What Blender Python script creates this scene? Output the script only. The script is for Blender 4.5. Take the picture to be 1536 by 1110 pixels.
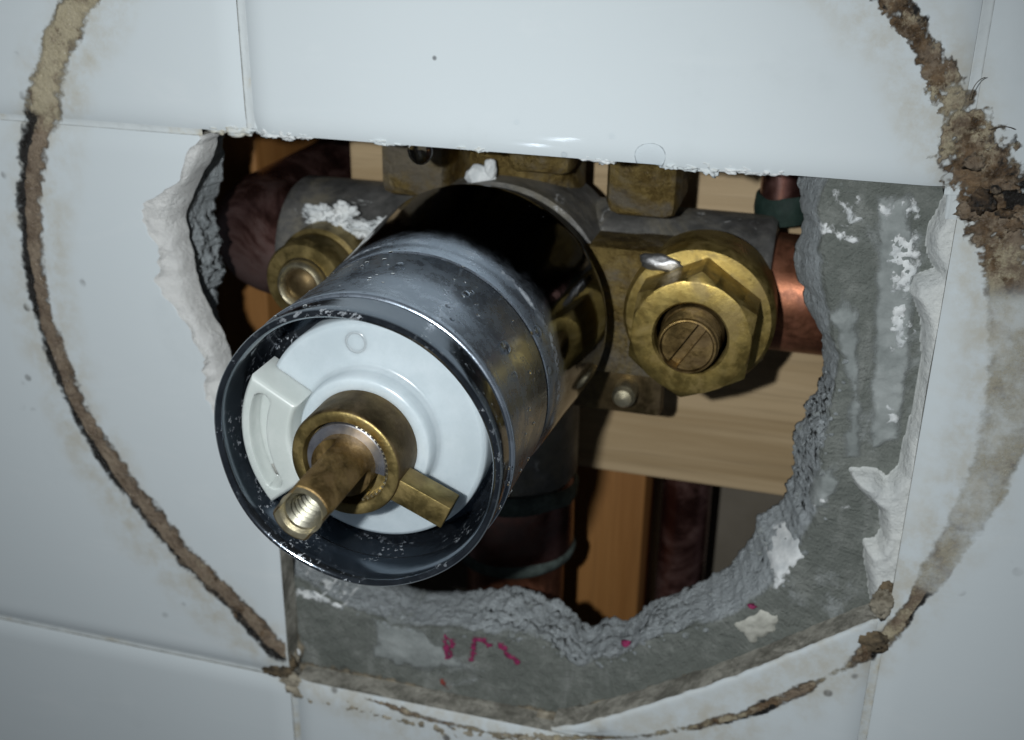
import bpy, bmesh, math, random
import numpy as np
from mathutils import Matrix, Vector

# ------------------------------------------------------------------ clear
for o in list(bpy.data.objects):
    bpy.data.objects.remove(o, do_unlink=True)
scene = bpy.context.scene
COL = scene.collection
random.seed(7)
RNG = np.random.RandomState(11)
MM = 0.001

# Place coordinates used below (millimetres): X right along the wall, Y up,
# Z out of the wall.  The glazed face of the tiles is Z = 0.
def conv(p):
    return (p[0] * MM, -p[2] * MM, p[1] * MM)

# ------------------------------------------------------------------ camera
F_PX = 1727.6
CAM = np.array([36.94, 94.59, 166.54])
ROT = np.array([[0.961816349144103, 0.013326191462489638, -0.27337103566434307],
                [0.12128097526449352, -0.9161490942787066, 0.38204942362364364],
                [-0.24535736295857066, -0.40061608763674245, -0.8827833906279555]])
cam_data = bpy.data.cameras.new('camera')
cam = bpy.data.objects.new('camera', cam_data)
COL.objects.link(cam)
def cdir(v):
    return Vector((v[0], -v[2], v[1]))
right, down, fwd = cdir(ROT[0]), cdir(ROT[1]), cdir(ROT[2])
m3 = Matrix((right, -down, -fwd)).transposed()
cam.matrix_world = Matrix.Translation(conv(CAM)) @ m3.to_4x4()
cam_data.sensor_width = 36.0
cam_data.lens = 36.0 * F_PX / 1536.0
cam_data.clip_start = 0.005
cam_data.clip_end = 10.0
cam_data.dof.use_dof = True
cam_data.dof.focus_distance = 0.158
cam_data.dof.aperture_fstop = 30.0
scene.camera = cam

# ------------------------------------------------------------------ world (dim bathroom) and the phone's flash
world = bpy.data.worlds.new('World')
scene.world = world
world.use_nodes = True
bg = world.node_tree.nodes['Background']
bg.inputs['Color'].default_value = (0.62, 0.72, 0.86, 1)
bg.inputs['Strength'].default_value = 0.055

flash_data = bpy.data.lights.new('phone_flash', 'SPOT')
flash_data.energy = 1.48
flash_data.color = (0.955, 0.99, 1.0)
flash_data.shadow_soft_size = 0.0024
flash_data.spot_size = math.radians(118)
flash_data.spot_blend = 1.0
flash = bpy.data.objects.new('phone_flash', flash_data)
COL.objects.link(flash)
FL = CAM + ROT[0] * (-27.0) - ROT[1] * 3.0
AIM = Vector(conv((-52, -22, 0))) - Vector(conv(FL))          # beam tipped a little down and left of the lens axis
flash.location = conv(FL)
flash.rotation_euler = AIM.to_track_quat('-Z', 'Y').to_euler()

scene.view_settings.view_transform = 'Standard'
scene.view_settings.look = 'None'
scene.view_settings.gamma = 1.0
scene.view_settings.exposure = 0.0
scene.view_settings.use_curve_mapping = False

# ------------------------------------------------------------------ helpers
def W(u, v, z):
    """photo pixel (1536x1110) -> X, Y on the plane Z = z"""
    d = np.array([(u - 768) / F_PX, (v - 555) / F_PX, 1.0]) @ ROT
    t = (z - CAM[2]) / d[2]
    P = CAM + d * t
    return np.array([P[0], P[1]])

def Ws(pts, z):
    return np.array([W(u, v, z) for u, v in pts])

def _hash(ix, iy, iz, seed):
    n = (ix.astype(np.int64) * 374761393 + iy.astype(np.int64) * 668265263 + iz.astype(np.int64) * 2147483647 + seed * 974634541) & 0xffffffff
    n = ((n ^ (n >> 13)) * 1274126177) & 0xffffffff
    n = ((n ^ (n >> 16)) * 2246822519) & 0xffffffff
    return ((n ^ (n >> 15)) & 0xffffff) / float(0xffffff)

def vnoise(x, y, z=0.0, seed=0):
    x, y, z = np.broadcast_arrays(np.asarray(x, float), np.asarray(y, float), np.asarray(z, float))
    ix, iy, iz = np.floor(x), np.floor(y), np.floor(z)
    fx, fy, fz = x - ix, y - iy, z - iz
    fx, fy, fz = [t * t * (3 - 2 * t) for t in (fx, fy, fz)]
    r = 0
    for a in (0, 1):
        for b in (0, 1):
            for c in (0, 1):
                w = (fx if a else 1 - fx) * (fy if b else 1 - fy) * (fz if c else 1 - fz)
                r = r + w * _hash(ix + a, iy + b, iz + c, seed)
    return r * 2 - 1

def fbm(x, y, z=0.0, oct=4, seed=0):
    r, a, s = 0, 1.0, 0
    for o in range(oct):
        k = 2.03 ** o
        r = r + a * vnoise(np.asarray(x) * k, np.asarray(y) * k, np.asarray(z) * k, seed + o * 17)
        s += a
        a *= 0.5
    return r / s

def sstep(a, b, x):
    t = np.clip((np.asarray(x, float) - a) / (b - a), 0, 1)
    return t * t * (3 - 2 * t)

def thing(name, label, cat, base=(0, 0, 0), group=None, kind=None):
    o = bpy.data.objects.new(name, None)
    o.empty_display_size = 0.01
    COL.objects.link(o)
    o.location = conv(base)
    o['base'] = [float(b) for b in base]
    if label: o['label'] = label
    if cat: o['category'] = cat
    if group: o['group'] = group
    if kind: o['kind'] = kind
    return o

def tag(o, label, cat, group=None, kind=None):
    o['label'] = label
    o['category'] = cat
    if group: o['group'] = group
    if kind: o['kind'] = kind
    return o

BASES = {}
def mesh(name, verts, faces, mats, parent=None, sharp=35, smooth=True, midx=None, attrs=None, recalc=True):
    """one mesh object; verts in place millimetres"""
    v = np.asarray(verts, float)
    off = np.zeros(3)
    q = parent
    while q is not None:                       # parents carry a base point; parts are stored relative to it
        if q.get('base') is not None:
            off = off + np.array(list(q['base']))
        q = q.parent
    v = v - off
    vb = np.stack([v[:, 0], -v[:, 2], v[:, 1]], 1) * MM
    me = bpy.data.meshes.new(name)
    me.from_pydata(vb.tolist(), [], [list(map(int, f)) for f in faces])
    if not isinstance(mats, (list, tuple)):
        mats = [mats]
    for mt in mats:
        me.materials.append(mt)
    if midx is not None:
        me.polygons.foreach_set('material_index', np.asarray(midx, np.int32))
    if attrs:
        for k, val in attrs.items():
            a = me.attributes.new(k, 'FLOAT', 'POINT')
            a.data.foreach_set('value', np.asarray(val, np.float32))
    bm = bmesh.new()
    bm.from_mesh(me)
    if recalc:
        bmesh.ops.recalc_face_normals(bm, faces=bm.faces)
    ca = math.radians(sharp)
    for f in bm.faces:
        f.smooth = smooth
    for e in bm.edges:
        if len(e.link_faces) == 2 and e.calc_face_angle(0) > ca:
            e.smooth = False
    bm.to_mesh(me)
    bm.free()
    ob = bpy.data.objects.new(name, me)
    COL.objects.link(ob)
    if parent is not None:
        ob.parent = parent
    return ob

def grid_faces(nu, nv, wrap_u=False, off=0):
    f = []
    for i in range(nu if wrap_u else nu - 1):
        a, b = i * nv, ((i + 1) % nu) * nv
        for j in range(nv - 1):
            f.append((off + a + j, off + b + j, off + b + j + 1, off + a + j + 1))
    return f

def revolve(prof, c=(0, 0, 0), axis='Z', seg=96, wob=None, cap0=False, cap1=False):
    """prof: (r, h) list; axis through c"""
    th = np.linspace(0, 2 * np.pi, seg, endpoint=False)
    V = []
    for t in th:
        for r, h in prof:
            rr, hh = r, h
            if wob:
                rr, hh = wob(r, h, t)
            a, b = rr * math.cos(t), rr * math.sin(t)
            if axis == 'Z': V.append((c[0] + a, c[1] + b, c[2] + hh))
            elif axis == 'X': V.append((c[0] + hh, c[1] + a, c[2] + b))
            else: V.append((c[0] + b, c[1] + hh, c[2] + a))
    n = len(prof)
    F = grid_faces(seg, n, True)
    if cap0: F.append([i * n for i in range(seg)])
    if cap1: F.append([i * n + n - 1 for i in range(seg)][::-1])
    return V, F

def boxgeo(lo, hi, bev=0.0, rot=0.0, piv=None):
    """axis box with chamfered edges (26-ish faces); rot about Z at piv, degrees"""
    bm = bmesh.new()
    bmesh.ops.create_cube(bm, size=1)
    lo, hi = np.array(lo, float), np.array(hi, float)
    for v in bm.verts:
        v.co = Vector(lo + (np.array(v.co) + .5) * (hi - lo))
    if bev > 0:
        bmesh.ops.bevel(bm, geom=list(bm.edges), offset=bev, segments=2, profile=0.5, affect='EDGES')
    V = np.array([v.co[:] for v in bm.verts])
    F = [[v.index for v in f.verts] for f in bm.faces]
    bm.verts.index_update()
    F = [[v.index for v in f.verts] for f in bm.faces]
    bm.free()
    if rot:
        a = math.radians(rot)
        p = np.array(piv[:2])
        q = V[:, :2] - p
        V[:, 0] = p[0] + q[:, 0] * math.cos(a) - q[:, 1] * math.sin(a)
        V[:, 1] = p[1] + q[:, 0] * math.sin(a) + q[:, 1] * math.cos(a)
    return V, F

def join(*gs):
    V, F = [], []
    for v, f in gs:
        o = len(V)
        V += [tuple(x) for x in v]
        F += [[i + o for i in q] for q in f]
    return V, F

def tube(path, r, seg=40, caps=True):
    P = [np.array(p, float) for p in path]
    n = len(P)
    rr = r if isinstance(r, (list, tuple)) else [r] * n
    T = [(P[min(i + 1, n - 1)] - P[max(i - 1, 0)]) for i in range(n)]
    T = [t / np.linalg.norm(t) for t in T]
    up = np.array([0, 1, 0.]) if abs(T[0][1]) < .9 else np.array([1., 0, 0])
    V = []
    a = np.cross(T[0], up); a /= np.linalg.norm(a)
    for i in range(n):
        a = a - T[i] * (a @ T[i]); a /= np.linalg.norm(a)
        b = np.cross(T[i], a)
        for k in range(seg):
            t = 2 * math.pi * k / seg
            V.append(P[i] + rr[i] * (math.cos(t) * a + math.sin(t) * b))
    F = []
    for i in range(n - 1):
        for k in range(seg):
            k2 = (k + 1) % seg
            F.append((i * seg + k, i * seg + k2, (i + 1) * seg + k2, (i + 1) * seg + k))
    if caps:
        F.append(list(range(seg))[::-1])
        F.append([(n - 1) * seg + k for k in range(seg)])
    return V, F

def lump(c, rad, seed=0, amp=.25, freq=1.0, sub=3):
    bm = bmesh.new()
    bmesh.ops.create_icosphere(bm, subdivisions=sub, radius=1)
    D = np.array([v.co[:] for v in bm.verts])
    F = [[v.index for v in f.verts] for f in bm.faces]
    bm.free()
    n = fbm(D[:, 0] * 1.6 * freq + seed * 3.1, D[:, 1] * 1.6 * freq, D[:, 2] * 1.6 * freq, 3, seed)
    V = np.array(c) + D * (1 + amp * n)[:, None] * np.array(rad)
    return V, F

def poly_sdf(X, Y, poly):
    """positive inside"""
    poly = np.asarray(poly, float)
    d = np.full(X.shape, 1e9)
    ins = np.zeros(X.shape, bool)
    n = len(poly)
    for i in range(n):
        a, b = poly[i], poly[(i + 1) % n]
        e = b - a
        t = np.clip(((X - a[0]) * e[0] + (Y - a[1]) * e[1]) / (e @ e + 1e-12), 0, 1)
        d = np.minimum(d, np.hypot(X - a[0] - t * e[0], Y - a[1] - t * e[1]))
        cond = ((a[1] > Y) != (b[1] > Y))
        ins ^= cond & (X < (b[0] - a[0]) * (Y - a[1]) / (b[1] - a[1] + 1e-15) + a[0])
    return np.where(ins, d, -d)

def stroke_sdf(X, Y, pts, w):
    d = np.full(X.shape, 1e9)
    for a, b in zip(pts[:-1], pts[1:]):
        a, b = np.array(a, float), np.array(b, float)
        e = b - a
        t = np.clip(((X - a[0]) * e[0] + (Y - a[1]) * e[1]) / (e @ e + 1e-12), 0, 1)
        d = np.minimum(d, np.hypot(X - a[0] - t * e[0], Y - a[1] - t * e[1]))
    return w - d

def heightpatch(name, sdf, bbox, basef, h, mat_, parent, res=.4, edge=1.2, nz=.5, ns=.5, rag=.5, seed=0, dip=.35, power=.6, stuff=False):
    """a raised crust: height h over the surface basef(X, Y), ragged outline"""
    xs = np.arange(bbox[0], bbox[2] + res, res)
    ys = np.arange(bbox[1], bbox[3] + res, res)
    X, Y = np.meshgrid(xs, ys, indexing='ij')
    s = sdf(X, Y) + rag * fbm(X * ns, Y * ns, 0, 4, seed)
    k = np.clip(s / edge, 0, 1) ** power
    hh = h * k * (1 + nz * fbm(X * ns * 1.7, Y * ns * 1.7, 3.3, 4, seed + 5))
    Z = basef(X, Y) + np.where(s > 0, hh, np.maximum(s * .8, -dip))
    idx = np.arange(X.size).reshape(X.shape)
    keep = s > -res * 1.6
    F = []
    for i in range(X.shape[0] - 1):
        for j in range(X.shape[1] - 1):
            if keep[i:i + 2, j:j + 2].any():
                F.append((idx[i, j], idx[i + 1, j], idx[i + 1, j + 1], idx[i, j + 1]))
    used = np.unique(np.array(F).ravel())
    rem = -np.ones(X.size, int)
    rem[used] = np.arange(len(used))
    V = np.stack([X.ravel(), Y.ravel(), Z.ravel()], 1)[used]
    o = mesh(name, V, rem[np.array(F)], mat_, parent, sharp=180, attrs={'cov': s.ravel()[used]})
    if stuff: o['kind'] = 'stuff'
    return o

# ------------------------------------------------------------------ materials
class NT:
    def __init__(s, name):
        s.m = bpy.data.materials.new(name)
        s.m.use_nodes = True
        s.t = s.m.node_tree
        s.b = s.t.nodes['Principled BSDF']
        s.geo = s.t.nodes.new('ShaderNodeNewGeometry')
    def n(s, typ, **kw):
        x = s.t.nodes.new(typ)
        for k, v in kw.items():
            setattr(x, k, v)
        return x
    def put(s, sock, v):
        if hasattr(v, 'is_linked') or isinstance(v, bpy.types.NodeSocket):
            s.t.links.new(v, sock)
        else:
            sock.default_value = v if not (isinstance(v, tuple) and len(v) == 3 and sock.type == 'RGBA') else (*v, 1)
    def pos(s, scale=(1, 1, 1), loc=(0, 0, 0)):
        mp = s.n('ShaderNodeMapping')
        mp.inputs['Scale'].default_value = scale
        mp.inputs['Location'].default_value = loc
        s.t.links.new(s.geo.outputs['Position'], mp.inputs['Vector'])
        return mp.outputs[0]
    def noise(s, scale, detail=6, rough=.6, vec=None, dist=0.0):
        x = s.n('ShaderNodeTexNoise')
        x.inputs['Scale'].default_value = scale
        x.inputs['Detail'].default_value = detail
        x.inputs['Roughness'].default_value = rough
        x.inputs['Distortion'].default_value = dist
        s.t.links.new(vec if vec is not None else s.geo.outputs['Position'], x.inputs['Vector'])
        return x.outputs['Fac']
    def vor(s, scale, vec=None):
        x = s.n('ShaderNodeTexVoronoi')
        x.inputs['Scale'].default_value = scale
        s.t.links.new(vec if vec is not None else s.geo.outputs['Position'], x.inputs['Vector'])
        return x
    def rng(s, v, a, b, c=0.0, d=1.0, smooth=True):
        x = s.n('ShaderNodeMapRange')
        if smooth: x.interpolation_type = 'SMOOTHSTEP'
        s.put(x.inputs['Value'], v)
        for k, q in (('From Min', a), ('From Max', b), ('To Min', c), ('To Max', d)):
            s.put(x.inputs[k], q)
        return x.outputs[0]
    def mix(s, f, a, b):
        x = s.n('ShaderNodeMix', data_type='RGBA')
        s.put(x.inputs[0], f); s.put(x.inputs[6], a); s.put(x.inputs[7], b)
        return x.outputs[2]
    def math(s, op, a, b=0.0, clamp=False):
        x = s.n('ShaderNodeMath', operation=op)
        x.use_clamp = clamp
        s.put(x.inputs[0], a); s.put(x.inputs[1], b)
        return x.outputs[0]
    def attr(s, name):
        x = s.n('ShaderNodeAttribute')
        x.attribute_name = name
        return x.outputs['Fac']
    def bump(s, h, strength=.3, dist=.0005):
        x = s.n('ShaderNodeBump')
        x.inputs['Strength'].default_value = strength
        x.inputs['Distance'].default_value = dist
        s.t.links.new(h, x.inputs['Height'])
        s.t.links.new(x.outputs[0], s.b.inputs['Normal'])
        return x
    def set(s, **kw):
        names = dict(base='Base Color', rough='Roughness', metal='Metallic', spec='Specular IOR Level', trans='Transmission Weight', ior='IOR',
                     sss='Subsurface Weight', coat='Coat Weight', coatr='Coat Roughness', alpha='Alpha')
        for k, v in kw.items():
            s.put(s.b.inputs[names[k]], v)
        return s.m

RC = (-17.3, 21.96)       # centre of the ring the old trim plate left

def m_glaze():
    t = NT('white_glaze')
    big = t.noise(14, 3, .5)
    c = t.mix(big, (.57, .625, .65), (.63, .68, .70))
    wipe = t.rng(t.noise(1.0, 6, .7, vec=t.pos((30, 30, 110)), dist=1.2), .5, .8)
    c = t.mix(t.math('MULTIPLY', wipe, .22), c, (.72, .75, .76))
    gry = t.rng(t.noise(38, 6, .7), .55, .8)
    c = t.mix(t.math('MULTIPLY', gry, .25), c, (.44, .48, .49))
    # old dirt along the ring of the removed trim plate
    sx = t.n('ShaderNodeSeparateXYZ')
    t.t.links.new(t.geo.outputs['Position'], sx.inputs[0])
    dx = t.math('SUBTRACT', sx.outputs[0], RC[0] * MM)
    dy = t.math('SUBTRACT', sx.outputs[2], RC[1] * MM)
    r = t.math('SQRT', t.math('ADD', t.math('MULTIPLY', dx, dx), t.math('MULTIPLY', dy, dy)))
    r = t.math('ADD', r, t.math('MULTIPLY', t.math('SUBTRACT', t.noise(90, 5, .6), .5), .009))
    d = t.math('ABSOLUTE', t.math('SUBTRACT', r, .0808))
    halo = t.math('MULTIPLY', t.rng(d, .0095, .002), t.rng(t.noise(160, 6, .7), .35, .7))
    c = t.mix(t.math('MULTIPLY', halo, .55), c, (.42, .36, .24))
    # small specks of dirt
    vo = t.vor(75)
    sp = t.math('MULTIPLY', t.rng(vo.outputs['Distance'], .045, .025), t.rng(t.noise(30, 2, .5), .56, .62))
    c = t.mix(t.math('MULTIPLY', sp, .75), c, (.06, .065, .07))
    vo2 = t.vor(210)
    near = t.rng(d, .016, .004)
    sp2 = t.math('MULTIPLY', t.math('MULTIPLY', t.rng(vo2.outputs['Distance'], .22, .12), t.rng(t.noise(70, 3, .6), .55, .62)), near)
    c = t.mix(t.math('MULTIPLY', sp2, .8), c, (.07, .06, .05))
    smear = t.rng(t.noise(55, 6, .65), .5, .78)
    rough = t.math('ADD', .07, t.math('MULTIPLY', smear, .10))
    t.bump(t.noise(45, 2, .5), .05, .0008)
    return t.set(base=c, rough=rough, spec=.5)
def m_bisque():
    t = NT('chipped_tile_body')
    n = t.noise(500, 6, .7)
    t.bump(t.noise(420, 8, .75), 1.0, .0012)
    return t.set(base=t.mix(n, (.66, .67, .66), (.84, .84, .82)), rough=.85, spec=.3)
def m_cut():
    t = NT('tile_cut_edge')
    n = t.noise(260, 8, .75)
    c = t.mix(t.rng(n, .35, .65), (.20, .195, .165), (.50, .48, .42))
    k = t.rng(t.noise(90, 7, .75, dist=.8), .46, .62)
    c = t.mix(t.math('MULTIPLY', k, .75), c, (.11, .105, .085))
    t.bump(t.noise(500, 8, .75), 1.0, .001)
    return t.set(base=c, rough=.85, spec=.3)
def m_grout():
    t = NT('old_grout')
    n = t.noise(120, 6, .7)
    c = t.mix(n, (.50, .54, .55), (.60, .645, .66))
    st = t.rng(t.noise(60, 5, .7), .5, .72)
    c = t.mix(t.math('MULTIPLY', st, .75), c, (.40, .32, .16))
    dk = t.rng(t.noise(130, 5, .7), .62, .74)
    c = t.mix(t.math('MULTIPLY', dk, .8), c, (.07, .05, .03))
    t.bump(t.noise(700, 5, .7), .4, .0004)
    return t.set(base=c, rough=.75, spec=.35)
def m_board():
    t = NT('cement_board')
    fr = t.attr('frac')
    n = t.noise(160, 8, .68)
    n2 = t.noise(45, 5, .6, dist=1.0)
    face = t.mix(n2, (.12, .135, .122), (.215, .23, .21))
    face = t.mix(t.rng(n, .45, .75), face, (.28, .295, .275))
    strk = t.noise(1.0, 5, .65, vec=t.pos((260, 260, 50)))
    face = t.mix(t.math('MULTIPLY', t.rng(strk, .54, .72), .4), face, (.34, .355, .34))
    dust = t.rng(t.noise(70, 7, .72, dist=.6), .56, .72)
    face = t.mix(t.math('MULTIPLY', dust, .6), face, (.45, .48, .49))
    dark = t.rng(t.noise(85, 6, .7), .40, .28)
    face = t.mix(t.math('MULTIPLY', dark, .6), face, (.06, .068, .062))
    broke = t.mix(t.noise(240, 8, .7), (.20, .225, .235), (.52, .56, .58))
    f = t.math('ADD', fr, t.math('MULTIPLY', t.math('SUBTRACT', n, .5), 1.2))
    c = t.mix(t.rng(f, .3, .7), face, broke)
    h = t.math('ADD', t.noise(380, 8, .7), t.math('MULTIPLY', t.noise(1500, 3, .6), .4))
    t.bump(h, 1.0, .0013)
    return t.set(base=c, rough=.88, spec=.25)
def m_plain(name, a, b, scale, rough=.8, bs=.4, bd=.0004, spec=.35, bscale=None, film=None, **kw):
    t = NT(name)
    if film:          # thin smear: worn through where the coat is thin
        kw['alpha'] = t.rng(t.math('ADD', t.math('MULTIPLY', t.attr('cov'), film[0]), t.math('MULTIPLY', t.math('SUBTRACT', t.noise(film[1], 7, .75, dist=.5), .5), film[2])), 0.0, .5)
    t.bump(t.noise(bscale or scale * 2, 6, .7), bs, bd)
    return t.set(base=t.mix(t.rng(t.noise(scale, 6, .65), .3, .7), a, b), rough=rough, spec=spec, **kw)
def m_metal(name, a, b, scale=200, r0=.28, r1=.5, bs=.25, bd=.0003, dirt=None, dirt_amt=.5, dirt_scale=90, white=0.0, metal=.95):
    t = NT(name)
    n = t.noise(scale, 7, .68)
    c = t.mix(t.rng(n, .32, .68), a, b)
    rough = t.rng(t.noise(scale * 1.3, 6, .65), .3, .7, r0, r1)
    mt = metal
    if dirt:
        k = t.math('MULTIPLY', t.rng(t.noise(dirt_scale, 7, .7, dist=.6), .44, .62), dirt_amt)
        c = t.mix(k, c, dirt)
        mt = t.math('SUBTRACT', metal, t.math('MULTIPLY', k, .75))
        rough = t.math('ADD', rough, t.math('MULTIPLY', k, .25))
    if white:
        k = t.math('MULTIPLY', t.rng(t.noise(130, 8, .75, dist=1.0), .60, .66), white)
        c = t.mix(k, c, (.66, .67, .66))
        mt = t.math('MULTIPLY', mt, t.math('SUBTRACT', 1.0, k))
    t.bump(t.noise(scale * 2.2, 7, .7), bs, bd)
    return t.set(base=c, rough=rough, metal=mt)
def m_chrome(name='scaled_chrome', amt=1.0, clean=(.40, .45, .52), fl=.69):
    t = NT(name)
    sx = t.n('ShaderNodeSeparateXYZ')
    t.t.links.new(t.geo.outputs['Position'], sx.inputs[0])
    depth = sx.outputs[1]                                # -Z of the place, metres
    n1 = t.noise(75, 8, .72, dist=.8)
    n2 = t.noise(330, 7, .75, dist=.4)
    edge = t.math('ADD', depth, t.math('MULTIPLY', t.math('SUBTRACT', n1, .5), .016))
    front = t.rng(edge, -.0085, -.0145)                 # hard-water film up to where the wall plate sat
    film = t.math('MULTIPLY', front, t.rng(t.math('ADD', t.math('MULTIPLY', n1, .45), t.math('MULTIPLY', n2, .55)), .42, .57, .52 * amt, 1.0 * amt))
    c = t.mix(t.rng(edge, -.0145, -.0085), clean, tuple(x * .065 for x in clean))  # rear end: the dark reflection is painted in as a near-black base colour
    c = t.mix(film, c, (.27, .315, .375))
    metal = t.rng(film, 0, 1, 1.0, .78, smooth=False)
    rough = t.rng(film, 0, 1, .09, .34, smooth=False)
    flecks = t.math('MULTIPLY', t.rng(t.noise(900, 4, .75), fl, fl + .05), t.rng(t.noise(120, 4, .6), .45, .62))
    ringd = t.math('ABSOLUTE', t.math('ADD', t.math('ADD', depth, .0138), t.math('MULTIPLY', t.math('SUBTRACT', t.noise(60, 3, .5), .5), .004)))
    scale = t.math('MULTIPLY', t.rng(ringd, .0007, .0002), t.rng(t.noise(150, 6, .7), .44, .6))
    scale = t.math('MULTIPLY', scale, t.rng(t.noise(700, 4, .7), .38, .55))
    flecks = t.math('MAXIMUM', flecks, scale)
    c = t.mix(t.math('MULTIPLY', flecks, .6), c, (.6, .63, .66))
    metal = t.math('SUBTRACT', metal, t.math('MULTIPLY', flecks, .5))
    rough = t.math('ADD', rough, t.math('MULTIPLY', flecks, .4))
    t.bump(t.math('ADD', t.noise(240, 5, .6), t.math('MULTIPLY', film, .6)), .12, .0003)
    return t.set(base=c, rough=rough, metal=metal)
def m_wood(name, a, b, axis, scale=1.0, rough=.6):
    t = NT(name)
    sc = [170 * scale] * 3
    sc[axis] = 9 * scale
    v = t.pos(tuple(sc))
    n = t.noise(1.0, 5, .6, vec=v, dist=.6)
    sc2 = [900.] * 3
    sc2[axis] = 25
    fine = t.noise(1.0, 3, .6, vec=t.pos(tuple(sc2)))
    c = t.mix(t.rng(n, .32, .68), a, b)
    c = t.mix(t.math('MULTIPLY', t.rng(fine, .5, .75), .35), c, tuple(x * .6 for x in a))
    t.bump(fine, .25, .0003)
    return t.set(base=c, rough=rough, spec=.3)
def m_sealant():
    t = NT('mouldy_sealant')
    mo, ta = t.attr('mould'), t.attr('tan')
    n = t.noise(230, 8, .72)
    pale = t.mix(n, (.44, .375, .235), (.58, .52, .385))
    tan = t.mix(t.rng(n, .3, .7), (.14, .10, .068), (.34, .27, .195))
    brown = t.mix(t.rng(t.noise(420, 6, .7), .3, .7), (.05, .03, .016), (.25, .17, .10))
    c = t.mix(t.rng(t.math('ADD', ta, t.math('MULTIPLY', t.math('SUBTRACT', t.noise(190, 7, .75), .5), 2.2)), .35, .75), pale, tan)
    c = t.mix(t.rng(t.math('ADD', t.attr('rust'), t.math('MULTIPLY', t.math('SUBTRACT', t.noise(300, 8, .78), .5), 2.6)), .45, .8), c, brown)
    # the dirt collects along the torn edges of the film
    rim = t.math('ADD', t.attr('cov'), t.math('MULTIPLY', t.math('SUBTRACT', n, .5), 1.1))
    rim = t.math('MULTIPLY', t.rng(rim, .62, .28), t.rng(t.noise(140, 5, .6), .36, .58))
    c = t.mix(t.math('MULTIPLY', t.math('MULTIPLY', rim, .6), t.attr('dens')), c, (.055, .04, .026))
    c = t.mix(t.rng(t.math('ADD', mo, t.math('MULTIPLY', t.math('SUBTRACT', t.noise(380, 7, .75), .5), 1.1)), .42, .66), c, (.018, .016, .014))
    al = t.rng(t.math('ADD', t.attr('cov'), t.math('MULTIPLY', t.math('SUBTRACT', t.noise(420, 7, .75), .5), 1.3)), -.35, .5)
    t.bump(t.noise(900, 7, .75), 1.0, .0007)
    return t.set(base=c, rough=t.rng(t.noise(500, 4, .6), .35, .65, .08, .5), spec=.5, alpha=t.math('MULTIPLY', al, t.math('MAXIMUM', t.math('MULTIPLY', t.rng(t.attr('dens'), .55, .8), 1.0), t.math('MULTIPLY', t.attr('dens'), t.rng(t.noise(120, 7, .72), .34, .66, .25, 1.15)))))
def m_water():
    t = NT('water')
    return t.set(base=(1, 1, 1), rough=.0, trans=1.0, ior=1.33)
def m_bead():
    t = NT('water_bead')
    out = t.t.nodes['Material Output']
    tr = t.n('ShaderNodeBsdfTransparent'); tr.inputs[0].default_value = (.975, .98, .985, 1)
    gl = t.n('ShaderNodeBsdfGlossy'); gl.inputs['Roughness'].default_value = .03
    fr = t.n('ShaderNodeFresnel'); fr.inputs[0].default_value = 1.12
    mx = t.n('ShaderNodeMixShader')
    t.t.links.new(fr.outputs[0], mx.inputs[0]); t.t.links.new(tr.outputs[0], mx.inputs[1]); t.t.links.new(gl.outputs[0], mx.inputs[2])
    t.t.links.new(mx.outputs[0], out.inputs[0])
    return t.m
def m_plastic(name, a, b):
    t = NT(name)
    t.bump(t.noise(260, 3, .5), .06, .0004)
    t.b.inputs['Subsurface Radius'].default_value = (1, 1, 1)
    t.b.inputs['Subsurface Scale'].default_value = .0025
    return t.set(base=t.mix(t.rng(t.noise(130, 6, .7), .35, .7), a, b), rough=.25, sss=.7, spec=.5)

GLAZE, BISQUE, CUT, GROUT, BOARD = m_glaze(), m_bisque(), m_cut(), m_grout(), m_board()
ADH = m_plain('white_adhesive', (.54, .565, .56), (.70, .72, .70), 150, .75, .9, .0009, bscale=420)
RESID = m_plain('white_residue', (.50, .53, .54), (.74, .76, .76), 300, .85, .6, .0004)
SMEAR = m_plain('white_smear', (.50, .53, .54), (.74, .76, .76), 300, .85, .6, .0004, film=(.35, 330, 2.6))
CREAM = m_plain('cream_residue', (.34, .34, .30), (.56, .56, .50), 300, .85, .6, .0004)
THIN = m_plain('grey_thinset', (.20, .22, .215), (.34, .365, .36), 130, .9, .8, .0006, .2, film=(.35, 160, 1.6))
DIRT = m_plain('dark_grime', (.03, .026, .02), (.20, .15, .09), 300, .8, .8, .0006)
CRUST = m_plain('beige_crust', (.09, .075, .05), (.42, .38, .30), 260, .85, .8, .0006)
INK = m_plain('magenta_ink', (.10, .012, .04), (.33, .03, .12), 900, .7, .3, .0003, film=(1.2, 800, 2.0))
REDINK = m_plain('red_ink', (.16, .03, .03), (.30, .07, .05), 420, .7, .3, .0003, film=(1.2, 800, 2.0))
BRASS = m_metal('nut_brass', (.29, .205, .06), (.41, .305, .10), 330, .34, .52, .3, .0002, (.16, .12, .06), .45, 150)
BRASS_CAST = m_metal('cast_brass', (.13, .088, .03), (.26, .19, .07), 340, .4, .6, 1.0, .0007, (.11, .10, .085), .8, 70)
BRASS_DARK = m_metal('tarnished_brass', (.075, .05, .024), (.185, .135, .065), 150, .38, .55, .25, .0003, (.07, .05, .03), .5, 130)
BRASS_STEM = m_metal('worn_stem_brass', (.13, .083, .031), (.28, .19, .072), 260, .3, .5, .35, .0003, (.10, .065, .03), .5, 160)
BRASS_FACE = m_metal('hub_face_brass', (.20, .15, .055), (.34, .26, .105), 300, .34, .5, .3, .0003, (.10, .07, .03), .4, 200)
THREAD = m_metal('thread_metal', (.16, .155, .12), (.30, .29, .24), 300, .35, .5, .2, .0002)
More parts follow.
